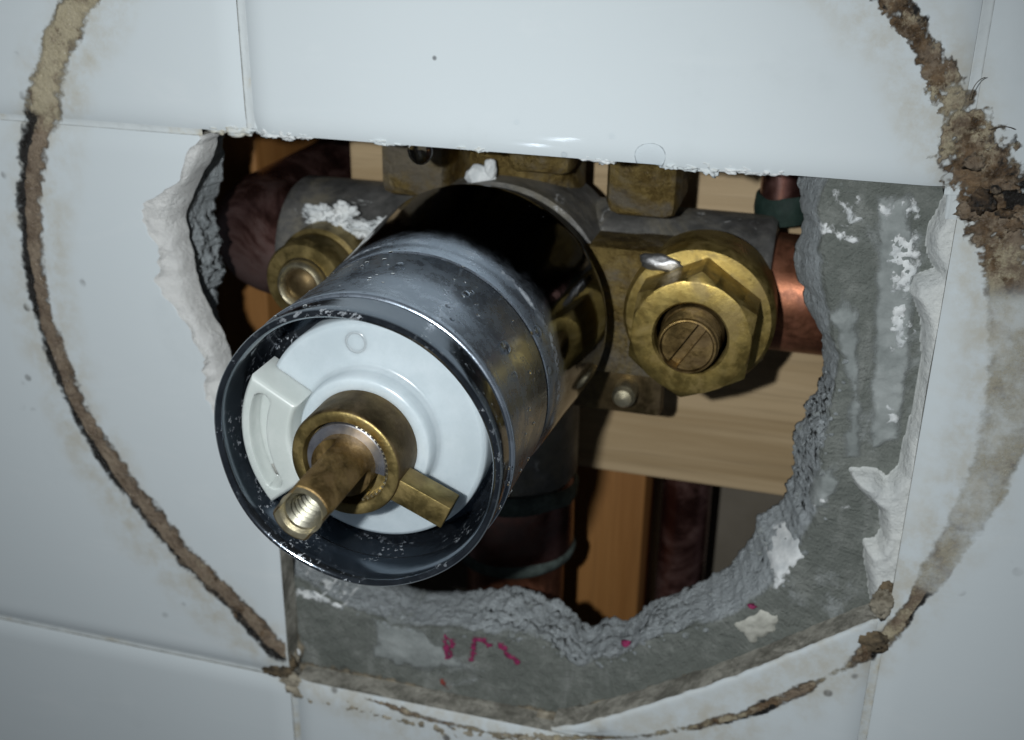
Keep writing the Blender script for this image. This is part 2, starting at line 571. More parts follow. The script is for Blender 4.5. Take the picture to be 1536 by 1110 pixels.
BRASS_LIGHT = m_metal('bare_brass', (.42, .36, .22), (.60, .55, .40), 300, .32, .5, .3, .0003)
SOLDER = m_metal('solder_grey_brass', (.10, .10, .095), (.24, .235, .225), 150, .42, .62, .5, .0006, (.19, .165, .11), .6, 60, .75, .6)
COPPER = m_metal('copper', (.20, .078, .044), (.34, .145, .08), 120, .36, .52, .25, .0003, (.16, .06, .035), .6, 70)
COPPER_DARK = m_metal('tarnished_copper', (.15, .065, .055), (.28, .14, .12), 60, .22, .36, .15, .0004, (.13, .115, .11), .55, 45)
GROOVE_DARK = m_plain('groove_ring', (.012, .014, .018), (.05, .055, .065), 300, .55, .3, .0003)
VERDI = m_plain('verdigris', (.03, .04, .035), (.10, .13, .12), 250, .8, .5, .0004)
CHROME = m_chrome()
RIM = m_chrome('rim_chrome', .22, (.15, .172, .20), .56)
STEEL = m_metal('snap_ring_steel', (.44, .44, .49), (.60, .61, .66), 250, .25, .4, .15, .0002)
WHITE_P = m_plastic('white_plastic', (.38, .435, .465), (.44, .495, .525))
IVORY_P = m_plastic('ivory_plastic', (.40, .435, .42), (.46, .49, .475))
GREASE = m_plain('grease_smear', (.08, .08, .08), (.30, .30, .28), 600, .5, .4, .0003)
WOOD = m_wood('pine_blocking', (.37, .265, .145), (.50, .375, .225), 0)
ORANGE = m_wood('orange_stud', (.23, .10, .026), (.31, .148, .045), 2)
PANEL = m_plain('cavity_panel', (.15, .13, .10), (.20, .175, .14), 30, .9)
SEAL = m_sealant()
WATER = m_water()
BEAD = m_bead()

# ================================================================== SETTING
# ---- the tiled wall: nine tiles, grout, the cement board behind them
wall = thing('wall', None, None, (0, 0, 0), kind='structure')

HWX, HWY, TT = .75, 0.55, 5.9          # half joint widths, tile thickness
def cushion(d):
    return -0.9 * (1 - np.clip(np.asarray(d, float) / 4.2, 0, 1)) ** 2.4
EDGE = [0, .12, .3, .55, .9, 1.4, 2.0, 2.8, 3.6, 4.4, 6]
def tile_axis(a, b):
    mid = np.linspace(a + 6, b - 6, 9)[1:-1]
    return np.array([a + e for e in EDGE] + list(mid) + [b - e for e in EDGE[::-1]])
def plain_tile(cx, cy):
    x0, x1 = cx - 54 + HWX, cx + 54 - HWX
    y0, y1 = cy - 54 + HWY, cy + 54 - HWY
    xs, ys = tile_axis(x0, x1), tile_axis(y0, y1)
    tx, ty = RNG.uniform(-.0004, .0004, 2)
    X, Y = np.meshgrid(xs, ys, indexing='ij')
    dx, dy = np.minimum(X - x0, x1 - X), np.minimum(Y - y0, y1 - Y)
    Z = cushion(dx) + cushion(dy) + (X - cx) * tx + (Y - cy) * ty
    nx, ny = X.shape
    V = np.stack([X.ravel(), Y.ravel(), Z.ravel()], 1)
    F = grid_faces(nx, ny)
    idx = np.arange(nx * ny).reshape(nx, ny)
    rim = list(idx[:, 0]) + list(idx[-1, 1:]) + list(idx[::-1, -1][1:]) + list(idx[0, ::-1][1:-1])
    n0 = len(V)
    low = V[rim].copy(); low[:, 2] = -TT
    V = np.vstack([V, low])
    mi = [0] * len(F)
    for k in range(len(rim)):
        k2 = (k + 1) % len(rim)
        F.append((rim[k], rim[k2], n0 + k2, n0 + k)); mi.append(1)
    F.append([n0 + k for k in range(len(rim))]); mi.append(1)
    return mesh('tile', V, F, [GLAZE, CUT], wall, sharp=50, midx=mi)

for (cx, cy) in ((-108, 108), (0, 108), (108, 108), (108, 0), (-108, -108), (0, -108), (108, -108)):
    plain_tile(cx, cy)

# tile left of the opening: its corner was knocked off
gl = Ws([(288, 212), (268, 280), (226, 303), (220, 330), (233, 380), (240, 430), (268, 475), (300, 520), (308, 590), (335, 680), (390, 760)], 0)
en = Ws([(327, 216), (306, 262), (277, 322), (283, 360), (293, 405), (306, 440), (322, 472), (347, 528), (372, 620), (402, 705), (424, 782)], -TT)
def broken_tile():
    cx, cy = -108, 0
    x0, x1 = cx - 54 + HWX, cx + 54 - HWX
    y0, y1 = cy - 54 + HWY, cy + 54 - HWY
    ys = np.unique(np.concatenate([[y0 + e for e in EDGE], np.arange(y0 + 7, y1 - 6.2, .6), [y1 - e for e in EDGE]]))
    G = np.interp(ys, gl[::-1, 1], gl[::-1, 0])
    E = np.interp(ys, en[::-1, 1], en[::-1, 0])
    rag = fbm(ys * .3, 0 * ys, 0, 4, 3) + .25 * fbm(ys * 1.1, 0 * ys, 0, 3, 4)
    rag2 = fbm(ys * .35, 0 * ys, 2, 5, 9)
    ylow = en[-1, 1]
    broken = sstep(ylow - 1, ylow + 5, ys)
    G = np.where(broken > 0, G + rag * 2.0 * broken, x1 - 1.2)
    E = np.where(broken > 0, E + rag2 * .8 * broken, x1)
    E = np.maximum(E, G + .8)
    G, E = np.minimum(G, x1 - .6), np.minimum(E, x1 + 0.0)
    sA = np.concatenate([np.array(EDGE[:-1]) / 90, np.linspace(.08, .98, 25), [.99, .996, 1.0]])
    nB = 12
    V, mats = [], []
    for y, g, e, br in zip(ys, G, E, broken):
        dy = min(y - y0, y1 - y)
        for s in sA:
            x = x0 + (g - x0) * s
            z = cushion(x - x0) + cushion(dy) + (1 - br) * float(cushion(max(x1 - x, 0)))
            V.append((x, y, z))
        zg = V[-1][2]
        for k in range(1, nB + 1):
            q = k / nB
            x = g + (e - g) * q
            n = float(fbm(x * .22, y * .22, 1, 3, 21) + .35 * fbm(x * .8, y * .8, 1, 4, 22))
            drop = (0.30 + 1.1 * q ** 1.2 + (TT - 2.0) * q ** 7) * br
            zb = zg - drop + n * 1.0 * br * (1 - q ** 8) * min(1, k / 2.0)
            zs = float(cushion(max(x1 - x, 0))) + cushion(dy)
            V.append((x, y, min(zb, zs if br < .5 else zg + .1)))
        V.append((e, y, -TT))
    V = np.array(V)
    n = len(sA) + nB + 1
    ny = len(ys)
    F = grid_faces(ny, n)
    mi = []
    for i in range(ny - 1):
        br = broken[i] > .05
        for j in range(n - 1):
            mi.append(1 if (br and j >= len(sA) - 1) else (2 if j == n - 2 else 0))
    # skirt on the other three sides
    idx = np.arange(ny * n).reshape(ny, n)
    rim = list(idx[-1, ::-1][1:]) + list(idx[::-1, 0][1:]) + list(idx[0, 1:])
    n0 = len(V)
    low = V[rim].copy(); low[:, 2] = -TT
    V = np.vstack([V, low])
    for k in range(len(rim) - 1):
        F.append((rim[k], rim[k + 1], n0 + k + 1, n0 + k)); mi.append(2)
    o = mesh('tile', V, F, [GLAZE, BISQUE, CUT], wall, sharp=60, midx=mi)
    o['label'] = 'tile with its corner broken away'
broken_tile()

# what is left of the middle tile: a sliver under the cut arc
arc = Ws([(826, 1095), (870, 1088), (930, 1072), (1000, 1050), (1060, 1030), (1120, 1008), (1200, 976), (1260, 952), (1306, 934)], 0)
def sliver():
    x0, x1 = arc[0, 0], 54 - HWX
    xs = np.unique(np.concatenate([np.linspace(x0, x1 - 5, 70), [x1 - e for e in EDGE[:-1]]]))
    yt = np.interp(xs, arc[:, 0], arc[:, 1]) + .35 * fbm(xs * .5, 0 * xs, 0, 4, 31)
    yb = -54 + HWY
    yt = np.maximum(yt, yb + .4)
    prof = [(0, -TT), (0, -3.6), (0, -.55), (.22, -.12), (.6, 0.0), (1.4, 0), (3, 0)]
    V = []
    for x, y in zip(xs, yt):
        L = y - yb
        for d, z in prof:
            d = min(d, L * .6)
            nn = .18 * float(fbm(x * .9, z * .9, 0, 3, 8)) if z < -.3 else 0
            V.append((x, y - d + nn, z + float(cushion(max(x1 - x, 0))) * (1 if z > -1 else 0)))
        yy = y - min(3, L * .6)
        for q in np.linspace(0, 1, 9)[1:]:
            yv = yy + (yb - yy) * q
            V.append((x, yv, float(cushion(yv - yb)) + float(cushion(max(x1 - x, 0)))))
        V.append((x, yb, -TT))
    n = len(prof) + 9
    F = grid_faces(len(xs), n)
    mi = [1 if (j < 2 or j == n - 2) else 0 for i in range(len(xs) - 1) for j in range(n - 1)]
    F.append([(len(xs) - 1) * n + j for j in range(n)]); mi.append(1)
    o = mesh('tile', V, F, [GLAZE, CUT], wall, sharp=50, midx=mi)
    o['label'] = 'sliver of tile left under the curved cut'
sliver()

# grout in the joints
def grout_strip(p0, p1, hw, z=-1.25, seed=0):
    p0, p1 = np.array(p0, float), np.array(p1, float)
    L = np.linalg.norm(p1 - p0); t = (p1 - p0) / L; nrm = np.array([-t[1], t[0]])
    n = max(int(L / .7), 3)
    cs = np.linspace(-hw - .05, hw + .05, 6)
    V = []
    for i in range(n + 1):
        for c in cs:
            q = p0 + t * L * i / n + nrm * c
            zz = z + .12 * (abs(c) / hw) ** 2 + .12 * float(fbm(q[0] * .8, q[1] * .8, 0, 3, seed))
            V.append((q[0], q[1], zz))
    k = len(V)
    for i in range(n + 1):
        for c in (cs[0], cs[-1]):
            q = p0 + t * L * i / n + nrm * c
            V.append((q[0], q[1], -TT))
    F = grid_faces(n + 1, 6)
    for i in range(n):
        F.append((i * 6, (i + 1) * 6, k + (i + 1) * 2, k + i * 2))
        F.append((i * 6 + 5, (i + 1) * 6 + 5, k + (i + 1) * 2 + 1, k + i * 2 + 1))
    return V, F
for k, (a, b, hw) in enumerate((((-54, 162), (-54, 55.2), HWX), ((54, 162), (54, 50), HWX), ((-54, -55), (-54, -162), HWX), ((54, arc[-1, 1] + 1.5), (54, -162), HWX),
                               ((-162, 54), (-63, 54), HWY), ((52.5, 54), (162, 54), HWY), ((-162, -54), (-54.7, -54), HWY), ((arc[0, 0], -54), (162, -54), HWY))):
    V, F = grout_strip(a, b, hw, seed=k * 7)
    mesh('grout_line', V, F, GROUT, wall, sharp=180)

# ---- cement board with its ragged opening
BC = np.array([-8.0, 12.0])
BZ0, BZ1 = -6.0, -18.0
back_px = [(338, 214), (332, 262), (322, 318), (330, 345), (334, 392), (322, 440), (330, 480), (350, 530), (372, 620), (415, 720), (480, 815), (560, 858), (640, 884), (705, 886), (760, 878), (800, 886), (845, 905), (868, 922), (886, 938), (915, 932), (940, 925),
           (975, 902), (1010, 890), (1050, 876), (1085, 852), (1100, 836), (1128, 800), (1135, 775), (1172, 748), (1186, 715), (1190, 680), (1196, 640), (1208, 610), (1222, 590), (1234, 568), (1236, 530), (1237, 498), (1222, 475),
           (1207, 455), (1205, 430), (1196, 405), (1193, 370), (1202, 345), (1206, 318), (1200, 295), (1192, 277)]
front_px = [(318, 214), (300, 262), (268, 322), (278, 380), (300, 450), (338, 528), (355, 620), (385, 720), (424, 830), (470, 885), (560, 918), (640, 940), (720, 953), (800, 952), (880, 952), (950, 940),
            (1030, 945), (1100, 925), (1150, 895), (1185, 860), (1215, 810), (1232, 760), (1238, 700), (1244, 640), (1252, 600), (1262, 565), (1258, 520), (1246, 470), (1238, 430), (1240, 380), (1232, 330), (1240, 282)]
def outline(px, z, extra):
    P = np.vstack([Ws(px, z), np.array(extra, float)])
    d = P - BC
    th = np.arctan2(d[:, 1], d[:, 0]); r = np.hypot(d[:, 0], d[:, 1])
    o = np.argsort(th)
    return th[o], r[o]
TB, RB = outline(back_px, BZ1, [(33, 62), (20, 70), (-30, 72), (-62, 68)])
TF, RF = outline(front_px, BZ0, [(41, 66), (24, 76), (-32, 78), (-70, 72)])
def rb(th): return np.interp(th, TB, RB, period=2 * np.pi)
def rf(th): return np.maximum(np.interp(th, TF, RF, period=2 * np.pi), rb(th) + 1.0)
def board_z(X, Y):
    X, Y = np.asarray(X, float), np.asarray(Y, float)
    th = np.arctan2(Y - BC[1], X - BC[0]); r = np.hypot(X - BC[0], Y - BC[1])
    q = np.clip((rf(th) - r) / (rf(th) - rb(th)), 0, 1)
    return BZ0 + (BZ1 - BZ0) * q ** 1.5
def on_board(u, v):
    z = BZ0
    for _ in range(12):
        p = W(u, v, z)
        z = .5 * z + .5 * float(board_z(p[0], p[1]))
    return np.array([p[0], p[1]])

def build_board():
    nt = 1800
    th = np.linspace(-np.pi, np.pi, nt, endpoint=False)
    ct, st = np.cos(th), np.sin(th)
    ro = np.minimum(np.where(ct > 0, (165 - BC[0]), (165 + BC[0])) / np.maximum(abs(ct), 1e-6), np.where(st > 0, 165 - BC[1], 165 + BC[1]) / np.maximum(abs(st), 1e-6))
    px, py = BC[0] + rb(th) * ct, BC[1] + rb(th) * st
    R1 = rb(th) + .9 * fbm(px * .35, py * .35, 0, 5, 41) + .25 * fbm(px * 1.3, py * 1.3, 0, 3, 42)
    R0 = rf(th) + 1.3 * fbm(px * .3, py * .3, 7, 5, 43)
    R0 = np.maximum(R0, R1 + .9)
    rings = []
    for q in [0, .35, .6, .75, .84, .9, .93, .955, .975, .988, .996]:
        rings.append((ro + (R0 - ro) * q, np.full(nt, BZ0), 0.0))
    rings = [(r, z, 0.0) for r, z, _ in rings]
    nf = 30
    for k in range(nf + 1):
        q = k / nf
        rings.append((R0 + (R1 - R0) * q, np.full(nt, BZ0 + (BZ1 - BZ0) * q ** 1.5), min(1, .15 + q * 2.2)))
    rings.append((R1 + 1.5, np.full(nt, BZ1 - .4), 1.0))
    rings.append((ro, np.full(nt, BZ1 - .4), 0))
    V, fr = [], []
    for i, (r, z, f) in enumerate(rings):
        X, Y = BC[0] + r * ct, BC[1] + r * st
        if 11 <= i <= 11 + nf:
            q = (i - 11) / nf
            n = fbm(X * .3, Y * .3, z * .5, 4, 51)
            n2 = fbm(X * .8 + 5, Y * .8, z * 1.2, 4, 52)
            a = min(1, q * 4)
            vary = .45 + 1.1 * sstep(-.3, .4, fbm(X * .07, Y * .07, 0, 2, 77))
            pr = (.9 * n + .8 * n2) * a * vary
            X, Y = X + pr * ct * .9, Y + pr * st * .9
            z = z + (1.1 * n2 + .9 * n) * a * vary * (1 if q < .95 else .5)
        elif i < 11 and i > 1:
            z = z + .16 * fbm(X * .25, Y * .25, 0, 4, 53) * (i > 3)
        V.append(np.stack([X, Y, z], 1)); fr.append(np.full(nt, f))
    nr = len(rings)
    V = np.stack(V, 1).reshape(-1, 3)
    fr = np.stack(fr, 1).reshape(-1)
    return mesh('cement_board', V, grid_faces(nt, nr, True), BOARD, wall, sharp=180, attrs={'frac': fr})
board = build_board()
board['label'] = 'grey green cement board with a ragged opening'

gs = []
for k in range(260):
    a = random.uniform(-math.pi, .25)
    if not (-2.45 < a < .3): continue
    q = random.random() ** .8
    r = float(rf(a)) + 1.2 - q * (float(rf(a)) - float(rb(a)) + 1.2)
    x, y = BC[0] + r * math.cos(a), BC[1] + r * math.sin(a)
    sz = random.choice((.22, .3, .3, .4, .5, .7))
    gs.append(lump((x, y, float(board_z(x, y)) + .1), (sz, sz * random.uniform(.6, 1), sz * random.uniform(.5, .9)), 700 + k, .8, 1.5, 1))
V, F = join(*gs)
mesh('crumbs', V, F, BOARD, wall, sharp=20, smooth=False, attrs={'frac': np.full(len(V), .55)})['kind'] = 'stuff'

def patch_px(name, pts, h, mat_, parent, seed, res=.35, **kw):
    P = np.array([on_board(u, v) for u, v in pts])
    lo, hi = P.min(0) - 2, P.max(0) + 2
    return heightpatch(name, lambda X, Y: poly_sdf(X, Y, P), (lo[0], lo[1], hi[0], hi[1]), board_z, h, mat_, parent, res=res, seed=seed, **kw)

# white tile adhesive that squeezed out at the edge of the tile on the right
tr = [(1436, 300), (1424, 420), (1404, 560), (1388, 680), (1370, 800), (1352, 905)]
ad = [(1418, 300), (1400, 335), (1392, 350), (1389, 385), (1402, 412), (1372, 424), (1363, 446), (1372, 462), (1384, 488), (1384, 540), (1372, 620), (1356, 680), (1348, 712), (1330, 730), (1310, 716), (1272, 716), (1286, 738),
      (1304, 755), (1318, 770), (1322, 808), (1312, 822), (1294, 824), (1299, 860), (1302, 900), (1312, 940)]
P_ad = np.vstack([Ws(ad, -2.6), [(58, -46), (58, 53)]])
heightpatch('adhesive', lambda X, Y: poly_sdf(X, Y, P_ad), (P_ad[:, 0].min() - 1, -47, 55.6, 54), board_z, 4.3, ADH, wall, res=.35, edge=1.6, nz=.10, ns=.3, rag=.35, seed=61, power=.45)

# grey thinset ridges left on the board
patch_px('thinset', [(1308, 286), (1372, 292), (1378, 420), (1368, 540), (1352, 660), (1300, 680), (1302, 560), (1310, 430)], .75, THIN, wall, 71, edge=1.0, nz=.5, rag=.5)
patch_px('thinset', [(1236, 470), (1262, 430), (1290, 470), (1296, 560), (1292, 690), (1262, 690), (1272, 600), (1262, 540)], .5, THIN, wall, 72, edge=1.6, nz=.6, rag=.9)
patch_px('thinset', [(560, 925), (640, 942), (700, 1000), (640, 1010), (560, 985)], .4, THIN, wall, 73, edge=2.0, nz=.6, rag=1.2)
patch_px('thinset', [(1210, 700), (1250, 690), (1262, 735), (1240, 765), (1205, 760)], .6, THIN, wall, 74, edge=2.0, nz=.7, rag=1.2)
# white and cream residue
for k, (pts, h, mt, rag, nz) in enumerate((
        ([(1150, 815), (1172, 800), (1200, 808), (1204, 836), (1184, 852), (1168, 872), (1156, 852)], .7, RESID, .7, .4),
        ([(1104, 938), (1140, 918), (1168, 922), (1160, 948), (1128, 962)], .5, CREAM, .8, .5),
        ([(1308, 300), (1340, 296), (1352, 318), (1330, 330), (1312, 326)], .9, SMEAR, 1.0, .7),
        ([(1322, 345), (1374, 345), (1378, 400), (1366, 450), (1340, 440), (1326, 390)], .95, SMEAR, 1.9, .9),
        ([(1222, 335), (1260, 340), (1290, 345), (1288, 368), (1252, 362)], .35, SMEAR, 1.4, .9),
        ([(1248, 285), (1262, 285), (1264, 300), (1250, 306)], .35, SMEAR, .6, .5),
        ([(1340, 440), (1368, 450), (1360, 530), (1338, 520)], .9, SMEAR, 2.2, .9),
        ([(1322, 600), (1340, 598), (1350, 622), (1350, 640), (1322, 636)], .75, SMEAR, 1.2, .9),
        ([(1258, 300), (1290, 300), (1284, 340), (1262, 330)], .3, SMEAR, 1.5, .9),
        ([(1226, 735), (1248, 730), (1240, 752), (1222, 756)], .6, SMEAR, 1.0, .8),
        ([(1262, 756), (1290, 758), (1286, 766), (1258, 764)], .3, SMEAR, .5, .8),
        ([(1160, 860), (1186, 850), (1176, 880), (1148, 890)], .35, SMEAR, 1.2, .8),
        ([(455, 860), (520, 870), (530, 905), (480, 910), (445, 890)], .3, SMEAR, 2.4, 1.0),
        ([(430, 850), (446, 850), (450, 900), (432, 900)], .3, SMEAR, 1.4, 1.0),
        ([(596, 955), (625, 952), (622, 970), (598, 972)], .3, SMEAR, 1.2, .8),
        ([(1346, 300), (1376, 300), (1374, 330), (1352, 335)], .8, SMEAR, 2.0, .9))):
    patch_px('residue', pts, h, mt, wall, 90 + k, res=.3, edge=.9, nz=nz, rag=rag, ns=.9)

# what is left of the magenta print on the board
def ink(strokes, w, mat_, seed):
    S = [[on_board(u, v) for u, v in s] for s in strokes]
    allp = np.array([p for s in S for p in s])
    lo, hi = allp.min(0) - 2, allp.max(0) + 2
    def sdf(X, Y):
        d = np.full(X.shape, -1e9)
        for s in S: d = np.maximum(d, stroke_sdf(X, Y, s, w))
        return d
    return heightpatch('printed_mark', sdf, (lo[0], lo[1], hi[0], hi[1]), lambda X, Y: board_z(X, Y) + .1, .3, mat_, wall, res=.16, edge=.35, nz=.3, ns=1.6, rag=.75, seed=seed, dip=.2)
ink([[(669, 956), (668, 974), (671, 986)], [(671, 956), (678, 961), (677, 969), (672, 972)], [(673, 972), (677, 978), (674, 986)]], .62, INK, 3)
ink([[(708, 988), (711, 972), (713, 957), (724, 960), (737, 966)], [(752, 968), (762, 980), (775, 991)]], .75, INK, 4)
for k, (u, v, q) in enumerate(((938, 970, (.95, .6, .7)), (1128, 908, (.8, .45, .5)))):
    p = on_board(u, v)
    V, F = lump((p[0], p[1], float(board_z(p[0], p[1])) + .25), q, 640 + k, .6, 1.6)
    mesh('printed_mark', V, F, INK, wall, sharp=180, attrs={'cov': np.full(len(V), .8)})
ink([[(666, 1022), (669, 1028)]], .7, REDINK, 7)
ink([[(572, 1033), (580, 1041)]], 1.0, REDINK, 8)
ink([[(690, 1068), (702, 1076)]], .9, REDINK, 9)
ink([[(866, 1078), (876, 1073)]], .7, INK, 10)

DIRTF = m_plain('dirt_film', (.05, .042, .03), (.30, .26, .19), 240, .85, 1.0, .0008, film=(.5, 240, 2.4))
patch_px('dirt', [(440, 985), (520, 1000), (600, 1022), (720, 1048), (830, 1066), (960, 1036), (1100, 990), (1300, 915), (1306, 928), (1120, 1000), (1000, 1042), (840, 1082), (700, 1066), (560, 1036), (440, 1010)], .5, DIRTF, wall, 77, res=.4, edge=2.5, nz=.8, rag=1.2)
patch_px('dirt', [(430, 930), (446, 925), (460, 985), (450, 1012), (434, 1010)], .8, DIRTF, wall, 78, res=.3, edge=1.5, nz=.8, rag=1.2)
# beige crust and grime along the lower edge of the opening
P_cr = np.array([W(u, v, -3) for u, v in [(436, 1020), (480, 1032), (540, 1040), (600, 1058), (700, 1074), (800, 1086), (845, 1092), (838, 1106), (760, 1104), (640, 1082), (540, 1058), (470, 1040), (432, 1030)]])
heightpatch('crust', lambda X, Y: poly_sdf(X, Y, P_cr), (P_cr[:, 0].min() - 2, P_cr[:, 1].min() - 2, P_cr[:, 0].max() + 2, P_cr[:, 1].max() + 2),
            lambda X, Y: np.where(Y < -54.6, -.9 - 5.0 * sstep(-54.9, -54.0, Y), -6.0), .9, CRUST, wall, res=.3, edge=1.4, nz=1.0, ns=.6, rag=1.6, seed=120)
for k, (u, v, z, rx, ry, rz, mt) in enumerate(((424, 992, -2, 2.4, 3.2, 2.0, DIRT), (437, 985, -4, 1.6, 2.0, 1.4, CRUST), (415, 1005, -.8, 3.0, 1.6, 1.0, DIRT), (432, 1018, -1.2, 2.6, 1.6, 1.2, CRUST),
                                             (444, 978, -5, 1.0, .8, .8, RESID), (560, 1060, -1.5, 3.6, .9, .9, DIRT), (608, 1044, -5.5, .9, .8, .8, RESID), (640, 1066, -3, 3.5, .8, 1.0, CRUST),
                                             (500, 1040, -2.5, 4.0, 1.1, 1.1, CRUST), (1325, 905, -1.0, 1.8, 2.6, 1.2, CRUST), (1306, 962, -.6, 3.0, 2.0, 1.0, DIRT),
                                             (1330, 890, -1.6, 1.4, 2.2, .9, DIRT))):
    p = W(u, v, z)
    V, F = lump((p[0], p[1], z), (rx, ry, rz * .55), 130 + k, .55, 2.6, 4)
    mesh('grime', V, F, mt, wall, sharp=180)

# bits of old grout hanging under the tile above the opening
for k, (u0, u1, v0, v1, drop) in enumerate(((318, 376, 209, 216, 1.4), (392, 470, 215, 219, .9), (560, 604, 229, 231, .8), (868, 920, 252, 257, 1.1), (990, 1075, 263, 268, 1.2), (1075, 1180, 267, 272, .9), (690, 735, 238, 241, .5))):
    n = max(2, int((u1 - u0) / 26))
    gs = []
    for i in range(n):
        q = (i + .5) / n
        p = W(u0 + (u1 - u0) * q, v0 + (v1 - v0) * q, -1.6)
        gs.append(lump((p[0] + random.uniform(-.5, .5), 54.9, -2.0), ((u1 - u0) / n * random.uniform(.07, .11), drop * random.uniform(.5, 1.2) + .15, 1.2), 150 + k * 10 + i, .7, 2.0, 4))
    V, F = join(*gs)
    mesh('grout_crumb', V, F, RESID if k % 2 else GROUT, wall, sharp=180)

# ---- the dark cavity behind the wall
V, F = boxgeo((-170, -165, -112), (165, 165, -106))
tag(mesh('back_panel', V, F, PANEL, None, sharp=30), None, None, kind='structure')
o = bpy.data.objects['back_panel']
for k in ('label', 'category'):
    if k in o: del o[k]

# ================================================================== THINGS
# ---- timber
V, F = boxgeo((-61, -27.6, -93), (120, 62, -55), 1.2)
tag(mesh('wood_blocking', V, F, WOOD, None, sharp=30), 'pale pine board fixed across the cavity behind the brass valve', 'board')
V, F = boxgeo((-34, -165, -105.5), (4.2, -28.0, -70), 1.0)
tag(mesh('wood_stud', V, F, ORANGE, None, sharp=30), 'orange brown upright timber showing below the pale pine board', 'stud')
V, F = boxgeo((-150, -165, -105.5), (-86.3, 165, -62), 1.0)
tag(mesh('wood_stud', V, F, ORANGE, None, sharp=30), 'orange brown timber behind the dark copper elbow beside the broken tile', 'stud')

# ---- pipes
AX, AY, TZ = -19.05, 23.4, -40.0        # valve axis; depth of its cross tube
V, F = join(tube([(27, AY, TZ), (150, AY, TZ)], 10.8, 48))
p = mesh('copper_pipe', V, F, COPPER, None, sharp=40)
tag(p, 'bright copper supply pipe leaving the end with the whole hex nut', 'pipe')
pts = [(-62, AY, TZ), (-66, AY, TZ)]
cx, cz, br = -66, TZ - 11, 11.0
for a in np.linspace(0, 90, 10)[1:]:
    pts.append((cx - br * math.sin(math.radians(a)), AY, cz + br * math.cos(math.radians(a))))
pts += [(-77, AY, -60), (-77, AY, -104)]
V, F = tube(pts, 11.6, 48)
tag(mesh('copper_elbow', V, F, COPPER_DARK, None, sharp=40), 'dark maroon copper elbow bending back behind the broken white tile', 'pipe')
pd = thing('drop_pipe', 'copper pipe with green stained joint running down under the chrome sleeve', 'pipe', (-19, -160, TZ))
V, F = tube([(-19, -40, TZ), (-19, -160, TZ)], 10.6, 40)
mesh('pipe', V, F, COPPER, pd, sharp=40)
V, F = revolve([(10.4, -22), (12.2, -23), (12.4, -38), (11.6, -40.5), (10.4, -41)], (-19, 0, TZ), 'Y', 48)
mesh('joint', V, F, COPPER_DARK, pd, sharp=40)
V, F = revolve([(12.1, -22.2), (12.9, -23), (12.7, -25.5), (12.2, -26.5)], (-19, 0, TZ), 'Y', 48, wob=lambda r, h, t: (r + .2 * math.sin(5 * t), h + .5 * math.sin(3 * t)))
mesh('verdigris_ring', V, F, VERDI, pd, sharp=60)
V, F = revolve([(12.1, -38.2), (12.9, -39), (12.5, -41), (10.8, -42)], (-19, 0, TZ), 'Y', 48, wob=lambda r, h, t: (r + .2 * math.sin(4 * t), h + .6 * math.sin(2 * t)))
mesh('verdigris_ring', V, F, VERDI, pd, sharp=60)
V, F = tube([(12.5, -165, -84), (12.5, -26.0, -84)], 6.0, 32)
tag(mesh('copper_pipe', V, F, COPPER_DARK, None, sharp=40), 'thin purple brown upright pipe beside the orange timber in the cavity', 'pipe')

rp = W(1178, 290, -46)
rr_ = thing('riser_pipe', 'dull dark copper riser with green stain above the bright copper supply pipe', 'pipe', (rp[0], 36, -46))
V, F = tube([(rp[0], 37.5, -46), (rp[0], 160, -46)], 4.6, 32)
mesh('pipe', V, F, COPPER_DARK, rr_, sharp=40)
V, F = revolve([(4.6, 40.5), (5.0, 40), (5.2, 37.5), (4.8, 35.2), (3, 34.6)], (rp[0], 0, -46), 'Y', 40, wob=lambda r, h, t: (r + .25 * math.sin(3 * t), h + .4 * math.sin(2 * t)))
mesh('verdigris_ring', V, F, m_plain('green_flux', (.006, .018, .014), (.02, .042, .034), 200, .7, .5, .0005), rr_, sharp=60)

# ---- the shower valve
valve = thing('shower_valve', 'wet brass shower valve with chrome sleeve sticking out of the broken wall', 'valve', (AX, AY, TZ))
# cast body
gs = [revolve([(0, -46), (13.0, -46), (13.8, -45), (13.8, -26), (14.4, -24), (14.4, 24), (13.8, 26), (13.8, 47), (13.0, 48), (9.8, 48.3)], (AX, AY, TZ), 'X', 64)]
body = mesh('body', *gs[0], SOLDER, valve, sharp=40)
V, F = revolve([(20.6, TZ - 2), (20.6, -23.0), (19.8, -22.4), (19.8, -12.6), (18.4, -12.2), (18.4, 15)], (AX, AY, 0), 'Z', 96)
mesh('seat', V, F, SOLDER, body, sharp=40)
V, F = boxgeo((AX - 14, AY - 12.6, -34), (AX + 44, AY + 11.2, -21.6), 1.0)
mesh('face_block', V, F, BRASS_CAST, body, sharp=30)
for s in (-1, 1):
    x = AX + s * 21.5 - (-4.4 if s < 0 else -3.5)
    V, F = boxgeo((x - 6.4, AY + 15.2, -41), (x + 6.4, AY + 44, -26), 2.4)
    mesh('boss', V, F, BRASS_CAST, body, sharp=30)
V, F = join(revolve([(12, 10), (12, 24), (10.5, 25), (10.5, 44), (0, 44)], (AX, AY, TZ), 'Y', 56),
            boxgeo((AX + 1, AY + 21.8, -33), (AX + 12.5, AY + 40, -25.5), 1.6))
mesh('top_outlet', V, F, BRASS_CAST, body, sharp=35)
V, F = revolve([(12, -10), (12.6, -26), (12.6, -44), (11.6, -45.5), (0, -45.5)], (AX, AY, TZ), 'Y', 56)
mesh('bottom_outlet', V, F, SOLDER, body, sharp=35)
